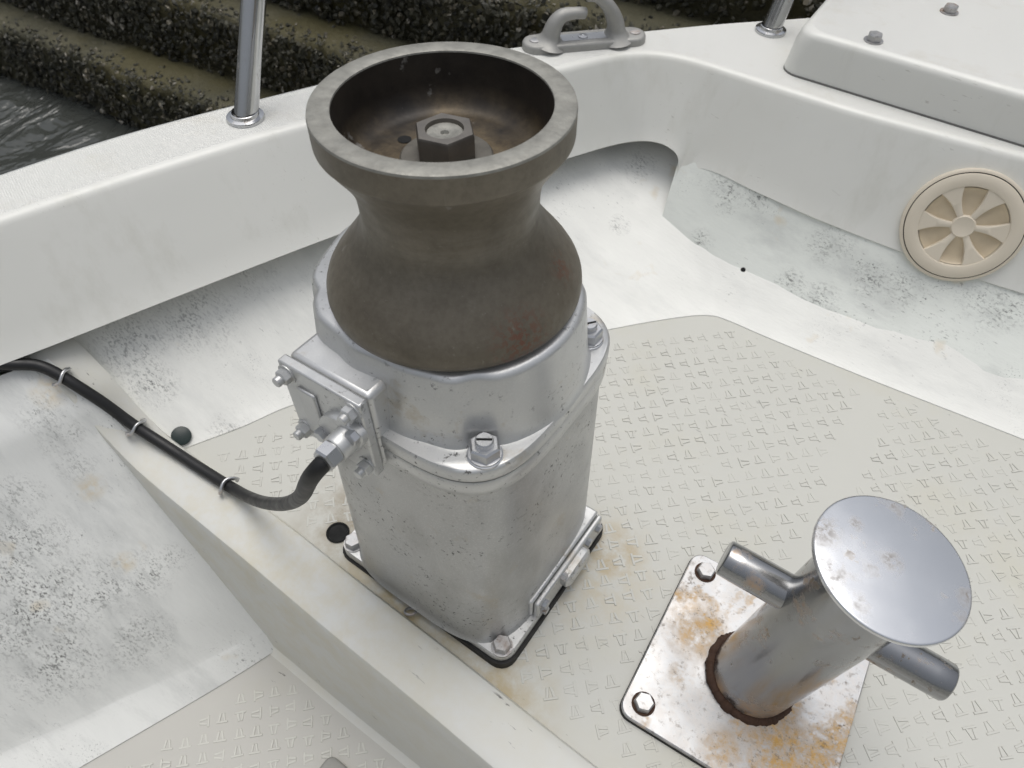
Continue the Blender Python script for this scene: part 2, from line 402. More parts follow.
def crom(pts, per=10):
    """Catmull-Rom through points, per samples in each span"""
    P = [Vector(p) for p in pts]; P = [P[0] * 2 - P[1]] + P + [P[-1] * 2 - P[-2]]; out = []
    for i in range(1, len(P) - 2):
        a, b, c, d = P[i - 1:i + 3]
        for k in range(per):
            t = k / per
            out.append(.5 * ((2 * b) + (c - a) * t + (2 * a - 5 * b + 4 * c - d) * t * t + (3 * b - 3 * c + d - a) * t ** 3))
    out.append(P[-2]); return out
def relax(P, n):
    for _ in range(n): P = [P[0]] + [(P[i - 1] + P[i] * 2 + P[i + 1]) / 4 for i in range(1, len(P) - 1)] + [P[-1]]
    return P
def arc(cx, cy, r, a0, a1, n=5): return [(cx + r * math.cos(a0 + (a1 - a0) * i / n), cy + r * math.sin(a0 + (a1 - a0) * i / n)) for i in range(n + 1)]
def rrect(hx, hy, r, z, n=5, cx=0, cy=0):
    out = []
    for sx, sy, a in ((1, 1, 0), (-1, 1, PI / 2), (-1, -1, PI), (1, -1, 1.5 * PI)):
        out += [(cx + x, cy + y, z) for x, y in arc(sx * (hx - r), sy * (hy - r), r, a, a + PI / 2, n)]
    return out
def superell(a, b, n, z, k=96):
    out = []
    for i in range(k):
        t = 2 * PI * i / k; c, s = math.cos(t), math.sin(t)
        q = (abs(c / a) ** n + abs(s / b) ** n) ** (-1 / n); out.append((q * c, q * s, z))
    return out
def hexring(r, z, n=6, ph=0): return [(r * math.cos(2 * PI * i / n + ph), r * math.sin(2 * PI * i / n + ph), z) for i in range(n)]
def hexnut(mb, r, h, mx, ph=0, dome=.0012, mat=None):
    """hexagon head with a chamfered top circle"""
    mb.stack([hexring(r, 0, 6, ph), hexring(r, h - dome, 6, ph), hexring(r * .86, h, 6, ph)], mx, mat)
    return mb
T = Matrix.Translation

# ================================================================== THE BOAT
boat = thing('fishing_boat', 'white fibreglass workboat foredeck with worn paint and beige tread panels, carrying the winch', 'boat')

# --- upper deck floor with raised tread marks
A_EDGE = [(-.455, -.145), (-.413, -.061), (-.366, .043), (-.22, .245), (-.10, .41), (-.02, .512), (.045, .585), (.078, .612), (.11, .620), (.2, .624), (.366, .636), (.609, .659), (1.0, .69), (1.7, .745)]
def inside(x, y, poly):
    c = False; j = len(poly) - 1
    for i in range(len(poly)):
        xi, yi = poly[i]; xj, yj = poly[j]
        if (yi > y) != (yj > y) and x < (xj - xi) * (y - yi) / (yj - yi) + xi: c = not c
        j = i
    return c
def seg_dist(x, y, a, b):
    ax, ay = a; bx, by = b; dx, dy = bx - ax, by - ay
    t = max(0, min(1, ((x - ax) * dx + (y - ay) * dy) / (dx * dx + dy * dy)))
    return math.hypot(x - ax - t * dx, y - ay - t * dy)
TP = .0262
def tread(mb, poly, z, gaps=(), margin=.028, box=None, mtop=1, mside=2):
    """little raised T-shaped tread marks, 45 degrees to the boat, quarter-turned one against the next"""
    x0, x1, y0, y1 = box
    n = int(max(x1 - x0, y1 - y0) / TP) + 2
    cx, cy = (x0 + x1) / 2, (y0 + y1) / 2
    for i in range(-n, n):
        for j in range(-n, n):
            x = cx + (i - j) * TP * .7071; y = cy + (i + j) * TP * .7071
            if not (x0 < x < x1 and y0 < y < y1): continue
            if not inside(x, y, poly): continue
            if min(seg_dist(x, y, poly[k], poly[k - 1]) for k in range(len(poly))) < margin: continue
            if math.hypot(x + .163, y + .105) < .024: continue
            if any(seg_dist(x, y, a, b) < w for a, b, w in gaps): continue
            ang = R(45) + (PI / 2) * random.choice((0, 1, 2, 3, 0, 1)) + random.uniform(-.07, .07)
            wear = noise.noise(Vector((x * 5, y * 5, 4)))
            if random.random() < .01 + .05 * max(0, wear): continue
            h = .0009 * random.uniform(.35, 1.1) * (1 - .4 * max(0, wear)); s = random.uniform(1.22, 1.38)
            mx = T((x + random.uniform(-.0013, .0013), y + random.uniform(-.0013, .0013), z)) @ Matrix.Rotation(ang, 4, 'Z') @ Matrix.Scale(s, 4)
            for lo, hi, sh in (((-.0070, -.0056), (.0070, -.0028), 0), ((-.0048, -.0036), (-.0018, .0064), .0017), ((.0018, -.0036), (.0048, .0064), -.0017)):
                e = .0005
                vs = []
                for (zz, g) in ((-.0002, 0), (h, e)):
                    for px, py in ((lo[0] + g, lo[1] + g), (hi[0] - g, lo[1] + g), (hi[0] - g, hi[1] - g), (lo[0] + g, hi[1] - g)):
                        vs.append(mx @ Vector((px + (sh if py > 0 else 0), py, zz)))
                mb.add(vs, [(4, 5, 6, 7)], mtop)
                mb.add(vs, [(0, 1, 5, 4), (1, 2, 6, 5), (2, 3, 7, 6), (3, 0, 4, 7)], mside)
fl = MB(); fl.add([(-.75, -.16, 0), (1.7, -.16, 0), (1.7, .80, 0), (-.75, .80, 0)], [(0, 1, 2, 3)])
tread(fl, [(-.45, -.15)] + A_EDGE + [(1.7, -.15)], 0, gaps=[((.375, .70), (.425, -.2), .022), ((.95, .8), (1.0, -.2), .022)], box=(-.5, 1.2, -.16, .75))
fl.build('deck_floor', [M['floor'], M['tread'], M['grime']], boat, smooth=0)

# --- painted inner hull of the forward well: loft from the floor edge up under the bulwark
B_EDGE = [(-.68, -.225, .168), (-.63, -.05, .165), (-.568, .14, .167), (-.445, .47, .167), (-.340, .71, .170), (-.255, .82, .165), (-.150, .815, .150), (-.0865, .7295, .0985), (.04, .702, .05), (.225, .707, .042), (.40, .713, .041), (.578, .735, .040), (1.0, .775, .04), (1.7, .83, .04)]
F_FOLD = B_EDGE[7:]
for i in range(7, len(B_EDGE)):
    (ax_, ay_), (fx, fy, fz) = A_EDGE[i], B_EDGE[i]
    B_EDGE[i] = (ax_ + (fx - ax_) / .8, ay_ + (fy - ay_) / .8, fz / .757)
B_EDGE[6] = (-.150, .832, .155); B_EDGE[7] = (-.055, .800, .132); B_EDGE[8] = (.032, .742, .080)
a = crom([(x, y, .0018) for x, y in A_EDGE], 8); b = crom(B_EDGE, 8)
rows = []
for p, q in zip(a, b):
    row = [Vector((p.x, p.y, -.004)) + (p - q).normalized() * .001]
    for i in range(17):
        t = i / 16; w = p.lerp(q, t); w.z = p.z + (q.z - p.z) * (t ** 1.25)
        w.z += .0022 * noise.noise(Vector((w.x * 9, w.y * 9, 1))) * math.sin(PI * t) + .0012 * noise.noise(Vector((w.x * 40, w.y * 40, 3))) * math.sin(PI * t)
        row.append(w)
    rows.append(row)
MB().grid(rows).build('inner_hull', M['paint'], boat, smooth=50)

# --- starboard side strip between the fold and the wall, greenish paint
fold = crom([(-.0960, .7320, .1000)] + F_FOLD[1:], 8)
foot = crom([(-.108, .782, .176), (.06, .7875, .172), (.225, .7975, .162), (.40, .821, .150), (.578, .848, .145), (1.0, .915, .143), (1.7, 1.03, .143)], 8)
rows = []
for p, q in zip(fold, foot):
    row = [p - (q - p) * .45, p - (q - p) * .22]
    for i in range(17):
        t = i / 16; w = p.lerp(q, t)
        w += Vector((0, -.4, .9)) * t * (.004 * noise.noise(Vector((w.x * 6, w.y * 10, w.z * 14))) + .0015 * noise.noise(Vector((w.x * 25, w.y * 25, w.z * 30)))) * math.sin(PI * t) * min(1, max(0, (p.x + .05) * 8))
        w += Vector((0, .4, -.9)) * .008 * math.sin(PI * t) * min(1, max(0, (p.x + .08) * 6))
        row.append(w)
    rows.append(row)
MB().grid(rows).build('side_strip', M['paint_green'], boat, smooth=50)

# --- bulwark: top curve, lip curve, outer edge
ZT = .32
ST = [  # (top inner) (outer) (bottom lip)
    ((-.96, -1.10), (-1.06, -1.10), (-.90, -1.10, .15)), ((-.80, -.50), (-.90, -.49), (-.715, -.50, .165)),
    ((-.678, -.125), (-.79, -.115), (-.590, -.15, .168)), ((-.613, .069), (-.728, .095), (-.526, .025, .170)),
    ((-.533, .272), (-.636, .31), (-.441, .253, .171)), ((-.42, .482), (-.532, .525), (-.342, .48, .172)),
    ((-.311, .669), (-.405, .71), (-.263, .648, .172)), ((-.268, .752), (-.315, .83), (-.214, .735, .175)),
    ((-.222, .808), (-.245, .915), (-.168, .764, .184)), ((-.170, .832), (-.155, 1.017), (-.128, .771, .182)),
    ((-.120, .8385), (-.075, 1.10), (-.103, .769, .162)), ((-.095, .8392), (-.03, 1.148), (-.0895, .7475, .100)),
    ((-.050, .8405), (.02, 1.20), (-.066, .7765, .160)), ((.06, .8445), (.12, 1.30), (.06, .7785, .157)),
    ((.178, .8525), (.22, 1.40), (.178, .7825, .149)), ((.395, .883), (.40, 1.55), (.395, .8080, .136)),
    ((.578, .914), (.58, 1.62), (.578, .838, .132)), ((1.0, .985), (1.0, 1.84), (1.0, .907, .13)), ((1.7, 1.10), (1.7, 2.0), (1.7, 1.022, .13))]
tc = crom([(x, y, ZT) for (x, y), _, _ in ST], 9); oc = crom([(x, y, ZT) for _, (x, y), _ in ST], 9); lc = crom([l for _, _, l in ST], 9)
rows = []; rows_top = []; rows_out = []
for t, o, l in zip(tc, oc, lc):
    out = Vector((o.x - t.x, o.y - t.y, 0)).normalized(); dn = (l - t).normalized(); r = .011
    row = [l + out * .050 + Vector((0, 0, .045)), l + out * .030 + Vector((0, 0, .012)), l + out * .016 - Vector((0, 0, .001)), l + out * .004, l - dn * -.0 + Vector((0, 0, .004)) - out * .0005]
    row += [l.lerp(t + dn * r, i / 8) for i in range(1, 9)]
    # rounded inner edge
    e0, e2 = t + dn * r, t + out * r
    for i in range(1, 6):
        s = i / 6; row.append(e0 * (1 - s) ** 2 + t * 2 * s * (1 - s) + e2 * s * s)
    row.append(e2)
    rows.append(row)
    rows_top.append([e2.lerp(o - out * .012, i / 10) + Vector((0, 0, .0)) for i in range(11)])
    rows_out.append([o - out * .012, o - out * .004 - Vector((0, 0, .003)), o - Vector((0, 0, .012)), o - Vector((0, 0, .05)), o - out * .0 - Vector((0, 0, .16)), o - out * .10 - Vector((0, 0, .60)), o - out * .22 - Vector((0, 0, 1.0))])
MB().grid(rows).build('bulwark', M['gel'], boat, smooth=60)
MB().grid(rows_top).build('gunwale', M['gun'], boat, smooth=60)
MB().grid(rows_out).build('outer_hull', M['hull'], boat, smooth=60)

# --- coaming between the forward well and the lower well
def hull_top(x):
    pr = ((-.75, .185), (-.64, .165), (-.60, .142), (-.555, .106), (-.525, .066), (-.50, .0435), (-.48, .0310), (-.46, .0235), (-.43, .0203), (-.40, .02), (2, .02))
    for (a0, h0), (a1, h1) in zip(pr, pr[1:]):
        if a0 <= x <= a1: return h0 + (h1 - h0) * (x - a0) / (a1 - a0)
cm = MB(); rows = []
for i in range(121):
    x = -.74 + i * .01 if i < 60 else -.15 + (i - 59) * (1.85 / 61)
    vl = -.2040 - .0215 * (x + .645) / .83 if x < .3 else -.2285
    vr = -.1415 - .0130 * (x + .216) / .51 if x > -.216 else -.1415
    h = hull_top(x)
    wob = .0012 * noise.noise(Vector((x * 6, 0, 0)))
    sec = [(vr + .003, -.01), (vr + .002, h * .5), (vr - .002, h - .003), (vr - .008, h)]
    sec += [(vr + (vl - vr) * k / 5, h + .001 * math.sin(PI * k / 5)) for k in range(1, 5)]
    sec += [(vl + .006, h), (vl + .0015, h - .0015), (vl - .0004, h - .0055)]
    sec += [(vl - .0004 + (-.2335 - vl) * k / 6, h - .0055 + (-.255 - h + .0055) * k / 6) for k in range(1, 7)]
    sec += [(-.2375, -.272), (-.245, -.279), (-.254, -.2815)]
    rows.append([Vector((x, y + wob, z)) for y, z in sec])
cm.grid(rows).build('coaming', mat_floor('coaming_gelcoat', (.63, .63, .595), [((-.20, -.16, .02), .02, .5, (.55, .48, .30), .45)]), boat, smooth=28)

# --- lower well: floor, painted hull side, aft bulkhead
lf = MB(); lf.add([(-.75, -.2, -.28), (1.7, -.2, -.28), (1.7, -1.3, -.28), (-.75, -1.3, -.28)], [(0, 1, 2, 3)])
E_EDGE = [(-.208, -.150), (-.255, -.305), (-.34, -.529), (-.45, -.82), (-.57, -1.10)]
TPs = TP
tread(lf, [(-.222, -.23)] + E_EDGE[1:] + [(1.7, -1.1), (1.7, -.23)], -.28, margin=.034, box=(-.6, .6, -1.0, -.24))
lf.build('lower_floor', [mat_floor('lower_beige_deck', (.49, .48, .445)), M['tread'], M['grime']], boat, smooth=0)  # same beige deck, shade of the deep well put into a darker tint
F_EDGE = [(-.222, -.150), (-.290, -.305), (-.421, -.558), (-.56, -.82), (-.70, -1.10)]
e = crom([(x, y, -.2785) for x, y in E_EDGE], 20); f = crom([(x, y, -.25) for x, y in F_EDGE], 20)
PR = [(0, -.25), (.008, -.2425), (.055, -.185), (.105, -.128), (.165, -.072), (.227, -.014), (.285, .052), (.315, .095), (.385, .150)]
rows = []
for p, q in zip(e, f):
    row = [p + (q - p) * (i / 6) for i in range(7)]
    for k in range(1, len(PR)):
        for s in range(1, 5):
            d = PR[k - 1][0] + (PR[k][0] - PR[k - 1][0]) * s / 4; z = PR[k - 1][1] + (PR[k][1] - PR[k - 1][1]) * s / 4
            w = Vector((q.x - d, q.y - d * .10, z)); w += Vector((.4, 0, .8)) * (.0030 * noise.noise(Vector((w.x * 8, w.y * 8, 5))) + .0012 * noise.noise(Vector((w.x * 30, w.y * 30, 7))))
            row.append(w)
    rows.append(row)
MB().grid(rows).build('lower_hull', M['paint_worn'], boat, smooth=50)
MB().box((-1.0, -1.34, -.3), (1.7, -1.30, .30)).build('aft_bulkhead', M['gel'], boat, bevel=.01)
MB().box((1.62, -1.3, -.3), (1.66, 1.1, .30)).build('side_bulkhead', M['gel'], boat, bevel=.01)

# drain hole beside the winch base, small pinholes, paint plug: parts of the boat
def disc(name, p, nrm, r, m, parent, h=.0012):
    q = Vector(nrm).to_track_quat('Z', 'Y').to_matrix().to_4x4()
    return MB().lathe([(r, -.004), (r, h * .6), (r * .93, h), (0.0001, h)], 28, T(p) @ q).build(name, m, parent)
MB().lathe([(.0165, .0016), (.0150, .0026), (.0135, .0016), (.0132, -.0)], 32, T((-.163, -.105, 0))).lathe([(.0132, .0006), (.0001, .0006)], 32, T((-.163, -.105, 0))).build('drain_hole', M['dark'], boat)

disc('screw_hole', (.0872, .7055, .0498), (.05, -.75, .65), .0045, M['dark'], boat)

# ================================================================== WINCH (capstan)
AX = Vector((-.04357, .01394, .99895)).normalized()
e1 = (Vector((1, 0, 0)) - AX * AX.x).normalized(); e2 = AX.cross(e1)
ROT = Matrix((e1, e2, AX)).transposed()
win = thing('capstan_winch', 'silver painted deck capstan with weathered brown bronze rope drum, bolted on the beige tread deck', 'winch', (0, 0, 0), ROT)
MB().stack([rrect(.1445, .1277, .022, -.022), rrect(.1445, .1277, .022, .0065)]).build('gasket', M['black'], win)
MB().stack([rrect(.1405, .1237, .020, .0065), rrect(.1416, .1247, .021, .009), rrect(.1416, .1247, .021, .0165), rrect(.1395, .1226, .019, .0195)]).build('base_plate', M['silver'], win, smooth=50)
bo = MB()
rings = [superell(.134, .1345, 3.9, .0190), superell(.1315, .1315, 4, .024), superell(.1305, .1305, 4.1, .032)]
rings += [superell(.1305 - .003 * i / 8, .1305 - .002 * i / 8, 4.1 - .4 * i / 8, .032 + .318 * i / 8) for i in range(1, 9)]
bo.stack(rings).build('motor_body', mat_silver('silver_paint_worn', 1.0, .84), win, smooth=50)
fg = MB()
fg.stack([superell(.1285, .1290, 3.7, .347), superell(.1315, .1325, 3.7, .351), superell(.1318, .1328, 3.7, .368), superell(.1305, .1315, 3.7, .3705)], cap0=False, cap1=False)
fg.stack([superell(.1290, .1300, 3.7, .3700), superell(.1290, .1300, 3.7, .3730)], cap0=False, cap1=False)
fg.stack([superell(.1308, .1318, 3.7, .3722), superell(.1322, .1332, 3.7, .3745), superell(.1322, .1332, 3.7, .3870), superell(.1300, .1310, 3.7, .3900)])
fg.build('bolting_flange', M['silver'], win, smooth=50)
def house_r(r, z, a):
    d = math.degrees(a) % 360
    def bell(c, w): x = (d - c + 180) % 360 - 180; return math.exp(-(x / w) ** 2)
    KN = ((0, 0), (95, 0), (125, .012), (150, .026), (172, .028), (195, .0205), (212, .0185), (228, .010), (250, -.003), (272, -.0105), (290, -.0085), (312, 0), (360, 0))
    for (d0, a0), (d1, a1) in zip(KN, KN[1:]):
        if d0 <= d <= d1:
            t = (d - d0) / (d1 - d0); t = t * t * (3 - 2 * t); lobe = a0 + (a1 - a0) * t
    dent = sum(bell(c, 7) for c in (315, 45, 135)) * .006 + bell(216, 5) * .008
    return r + (lobe - dent) * (r > .05)
MB().lathe([(.1335, .3885), (.1305, .3935), (.1290, .400), (.1225, .4660), (.1205, .4705), (.116, .4725), (.05, .4725)], 160, rf=house_r).build('gear_housing', M['silver'], win, smooth=45)
drum_prof = [(.070, .4735), (.105, .4750), (.1130, .4765), (.1160, .4795), (.1168, .4850), (.1160, .4920), (.1135, .4990), (.1088, .5070), (.1025, .5155), (.0945, .5255), (.0875, .5350),
             (.0815, .5440), (.0775, .5530), (.0755, .5630), (.0757, .5710), (.0762, .5800), (.0776, .5890), (.0808, .5980), (.0855, .6070), (.0910, .6155), (.0958, .6225), (.0988, .6270), (.1003, .6293), (.1013, .6305), (.1016, .6325), (.1016, .6515)]
dr = MB(); dr.lathe(drum_prof, 128)
drum = dr.build('rope_drum', M['drum'], win, smooth=60)
MB().lathe([(.1016, .6514), (.1011, .6534), (.1000, .6540), (.0850, .6540), (.0841, .6536), (.0838, .6522)], 128).build('drum_rim', M['rim'], drum, smooth=30)
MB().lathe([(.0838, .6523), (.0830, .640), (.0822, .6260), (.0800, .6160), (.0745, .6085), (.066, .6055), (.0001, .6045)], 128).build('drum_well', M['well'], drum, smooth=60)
nt = MB(); nt.lathe([(.0375, .6035), (.0375, .6075), (.036, .609), (.02, .609)], 48)
nt.build('washer', mat_flat('worn_washer', (.15, .14, .12), .5, .4, .4, 60, .4), drum)
dn = MB(); q = T((-.002, .002, .6085)) @ Matrix.Rotation(R(14), 4, 'Z') @ Matrix.Diagonal((.93, .93, 1, 1))
dn.stack([hexring(.0272, 0), hexring(.0272, .019), hexring(.0258, .0212)], q, cap1=False)
ringo = hexring(.0258, .0212); n6 = []
circ = [(.0165 * math.cos(2 * PI * i / 36), .0165 * math.sin(2 * PI * i / 36)) for i in range(36)]
hexo = []
for i in range(36):
    a = 2 * PI * i / 36; k = PI / 6 - (a % (PI / 3)); rr = .0258 * math.cos(PI / 6) / math.cos(k); hexo.append((rr * math.cos(a), rr * math.sin(a)))
dn.stack([[(x, y, .0212) for x, y in hexo], [(x, y, .0212) for x, y in circ], [(x * .95, y * .95, .014) for x, y in circ]], q, cap0=False, cap1=False)
dn.build('centre_nut', mat_flat('dull_steel_nut', (.20, .185, .165), .42, .7, .25, 60, .2), drum, smooth=30)
MB().lathe([(.0152, .604), (.0152, .6255), (.0140, .6268), (.0085, .6268), (.0075, .6262), (.0035, .6262), (.0022, .6238), (.0001, .6236)], 36, T((-.002, .002, 0))).build('shaft_end', M['rim'], drum)
MB().lathe([(.0058, .6052), (.0001, .6054)], 20, T((-.046, .002, .0006))).build('grease_hole', M['dark'], drum)
for u, v, ph in ((.1005, -.0945, .2), (.1000, .0840, .5), (-.1000, .0900, .1), (-.100, -.094, .4)):
    b = MB(); hx = T((u, v, .390))
    b.lathe([(.0165, -.001), (.0165, .0016), (.0155, .0022), (.005, .0022)], 28, hx)
    b.lathe([(.0155, .0022), (.0155, .0040), (.013, .0044), (.005, .0044)], 28, hx)
    hexnut(b, .0150, .0125, hx @ T((0, 0, .0042)), ph, .0018)
    b.lathe([(.0085, .012), (.0085, .0215), (.0075, .0228), (.0001, .0228)], 24, hx)
    st = b.build('stud_nut', M['zinc'], win, smooth=30)
    MB().box((-.0072, -.0011, .0222), (.0072, .0011, .0232), None, hx @ Matrix.Rotation(ph + .4, 4, 'Z')).build('screw_slot', M['dark'], st, smooth=0)
for u, v, ph in ((-.1256, -.1087, .1), (.1256, -.1087, .4), (.1256, .1087, .2), (-.1256, .1087, .6)):
    b = MB(); hx = T((u, v, .0190))
    b.lathe([(.0140, -.001), (.0140, .0020), (.006, .0022)], 28, hx); hexnut(b, .0122, .0100, hx @ T((0, 0, .0018)), ph, .0022)
    b.build('base_bolt', M['dull'], win, smooth=30)
# junction box on the forward side
BXM = T((.0025, -.0070, .0065)) @ T((-.0445, 0, .388)) @ Matrix.Rotation(R(-1.5), 4, 'Y') @ T((.0445, 0, -.388))
jb = MB().box((-.0917, -.1300, .3378), (.0077, -.0600, .4382), None, BXM).build('junction_box', M['silver'], win, bevel=.006, seg=3)
MB().box((-.0925, -.1415, .3370), (.0085, -.1306, .4390), None, BXM).build('box_cover', M['silver'], jb, bevel=.002)
MB().box((-.0720, -.1450, .3560), (-.0490, -.1410, .4180), None, BXM).build('cover_rib', M['silver'], jb, bevel=.002)
FW = Matrix.Rotation(R(90), 4, 'X')     # local z -> -y
for u, z in ((-.0825, .4265), (-.0825, .3490), (-.0020, .4270), (-.0015, .3490)):
    b = MB(); hx = BXM @ T((u, -.1412, z)) @ FW
    b.lathe([(.0105, -.001), (.0105, .0015), (.004, .0016)], 24, hx); hexnut(b, .0080, .0075, hx @ T((0, 0, .0014)), random.random(), .001)
    b.lathe([(.0050, .008), (.0050, .0140), (.0043, .0148), (.0001, .0148)], 18, hx)
    b.build('cover_bolt', M['silver'], jb, smooth=30)
g = MB(); gx = BXM @ T((-.0075, -.1412, .3950)) @ FW
ov = []
for i in range(40):
    t = 2 * PI * i / 40; ov.append((.034 * math.cos(t), (.0175 + .004 * math.cos(2 * t + PI)) * math.sin(t)))
orot = Matrix.Rotation(R(28), 4, 'Z')
g.stack([[(x, y, 0) for x, y in ov], [(x, y, .007) for x, y in ov], [(x * .95, y * .95, .0085) for x, y in ov]], gx @ T((-.012, -.004, 0)) @ orot)
gl = g.build('gland_flange', M['silver'], jb, smooth=40)
gb = MB(); gb.lathe([(.0132, .006), (.0132, .024), (.0124, .0255), (.0105, .0255), (.0105, .0270)], 32, gx)
gb.build('gland_body', M['silver'], gl, smooth=40)
gn = MB(); gn.stack([hexring(.0126, .0268), hexring(.0126, .0385), hexring(.0108, .0405)], gx); gn.build('gland_nut', M['zinc'], gl, smooth=30)
for dx, dz in ((-.036, -.019), (.0105, .0105)):
    b = MB(); hexnut(b, .0072, .0070, gx @ T((dx, dz, .0080)), .3, .001); b.build('gland_screw', M['zinc'], gl, smooth=30)
# cover casting low on the starboard side
sb = MB().box((.1080, -.0560, .0200), (.1340, .1080, .0570)).build('side_box', M['silver'], win, bevel=.003)
MB().box((.1346, -.0530, .0170), (.1420, .1060, .0540)).build('side_cover', M['silver'], sb, bevel=.0025)
sc = MB(); sc.stack([rrect(.030, .0130, .010, 0), rrect(.030, .0130, .010, .008), rrect(.025, .009, .008, .012)], T((.1420, .030, .0340)) @ Matrix.Rotation(R(90), 4, 'Y') @ Matrix.Rotation(R(90), 4, 'Z'))
sc.build('cover_boss', M['silver'], sb, smooth=40)
for v, z in ((-.040, .043), (-.040, .026), (.092, .044), (.066, .044), (.004, .046)):
    b = MB(); hexnut(b, .0062, .0065, T((.1418, v, z)) @ Matrix.Rotation(R(90), 4, 'Y'), .2, .001); b.build('cover_screw', M['zinc'], sb, smooth=30)

# ================================================================== BOLLARD
OB = Vector((.39670, .04713, 0)); DT = Matrix.Rotation(.0657, 3, 'Z')
AB = Vector((.08888, .02997, .99559)).normalized()
bol = thing('mooring_bollard', 'stainless steel mooring bollard with cross bar and round cap, rust-stained square plate', 'bollard', OB, DT)
Di = DT.inverted(); ab = (Di @ AB).normalized(); x1 = (Vector((1, 0, 0)) - ab * ab.x).normalized(); y1 = ab.cross(x1)
TB = Matrix((x1, y1, ab)).transposed().to_4x4()
hs_ = .1251
MB().stack([rrect(hs_ + .001, hs_ + .001, .017, -.002), rrect(hs_ + .001, hs_ + .001, .017, .0035)]).build('sealant_bed', M['black'], bol)
MB().stack([rrect(hs_ - .001, hs_ - .001, .016, .0035), rrect(hs_, hs_, .017, .0045), rrect(hs_, hs_, .017, .0095), rrect(hs_ - .0015, hs_ - .0015, .0155, .0108)]).build('base_plate', M['plate'], bol, smooth=40)
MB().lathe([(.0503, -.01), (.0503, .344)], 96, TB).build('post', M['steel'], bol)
cp = MB(); cp.lathe([(.0503, .3405), (.0700, .3412), (.0714, .3425), (.0714, .3455), (.0706, .3466), (.0690, .3470), (.0001, .3476)], 96, TB); cp.build('cap', M['cap'], bol, smooth=40)
wb = []
rows = []
for i in range(144):
    a = 2 * PI * i / 144; rr = .0060 * (1 + .35 * noise.noise(Vector((math.cos(a) * 6, math.sin(a) * 6, 2))) + .3 * noise.noise(Vector((math.cos(a) * 22, math.sin(a) * 22, 5))))
    rows.append([TB @ Vector(((.0520 + rr * math.cos(t)) * math.cos(a), (.0520 + rr * math.cos(t)) * math.sin(a), .0105 + rr * 1.2 * math.sin(t))) for t in [PI * k / 6 - .3 for k in range(8)]])
rows.append(rows[0]); MB().grid(rows).build('weld_ring', M['rustbead'], bol)
L0 = Di @ (Vector((.3005, .0450, .2315)) - OB); L1 = Di @ (Vector((.5395, .0635, .2105)) - OB)
md = TB @ Vector((0, 0, .222)); sh = md - (L0 + L1) / 2; sh = sh - (L1 - L0).normalized() * sh.dot((L1 - L0).normalized())
L0 += sh; L1 += sh; dd = (L1 - L0).normalized()
for s, p, q in ((0, L0, md - dd * .044), (1, md + dd * .044, L1)):
    end = p if s == 0 else q
    k = -1 if s == 0 else 1
    if s == 0: pts = [p, p + dd * .0006, p + dd * .0022, p + dd * .02, q]; rd = [.0176, .0190, .0200, .0202, .0202]
    else: pts = [p, q - dd * .02, q - dd * .0022, q - dd * .0006, q]; rd = [.0202, .0202, .0200, .0190, .0176]
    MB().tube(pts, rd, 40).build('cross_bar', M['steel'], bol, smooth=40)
for sx in (-1, 1):
    for sy in (-1, 1):
        b = MB(); hx = T((sx * .1010, sy * .1010, .0105)); b.lathe([(.0145, 0), (.0145, .0012), (.006, .0013)], 28, hx, mat=1)
        hexnut(b, .0123, .0095, hx @ T((0, 0, .0010)), random.random(), .0022, mat=0)
        b.build('plate_bolt', [M['dull'], M['rustbead']], bol, smooth=30)

# ================================================================== CABLE AND CLIPS
cpts = [(-.0225, -.165, .4015), (-.0235, -.184, .4005), (-.036, -.193, .376), (-.060, -.188, .326), (-.092, -.179, .268), (-.139, -.171, .198), (-.200, -.161, .122), (-.262, -.154, .062), (-.319, -.1505, .0315), (-.3868, -.1545, .0295), (-.447, -.158, .0320), (-.4955, -.1675, .0540), (-.519, -.1735, .0770), (-.5345, -.1785, .0965), (-.561, -.1890, .1265), (-.579, -.1945, .1400), (-.593, -.2000, .1490), (-.606, -.2080, .1560), (-.622, -.228, .164), (-.66, -.26, .172), (-.74, -.30, .18)]
wire = MB().tube(relax(crom(cpts, 8), 14), .0084, 18).build('power_cable', M['rubber'], None, smooth=60)
tag(wire, 'black rubber power cable running from the winch junction box along the white coaming', 'cable')
CL = [((-.325, -.1505, .032), 'small metal cable clip nearest the winch, looped over the black cable'), ((-.496, -.1672, .054), 'small metal cable clip in the middle of the run, near the dark round plug'), ((-.5765, -.1935, .138), 'small metal cable clip at the far end by the bulwark, flecked with white paint')]
for i, (p, lab) in enumerate(CL):
    if i == 0:
        arcp = [Vector((.002 * math.sin(3 * t), -.0150 * math.cos(t), .0135 * math.sin(t) - .002)) for t in [(-.35 + (PI + .7) * k / 16) for k in range(17)]]
        mb = MB().tube(arcp, .0030, 10, flat=.8)
        co = mb.build('cable_clip', M['zinc'], None, smooth=50, bevel=.0006); c0 = co
    else:
        co = c0.copy(); C.objects.link(co)
    co.location = p; co.rotation_euler = (0, 0, R((-5, 6, 25)[i])); co.rotation_euler.y = (0, R(43), R(45))[i]; tag(co, lab, 'cable clip', 'clips holding the black cable')

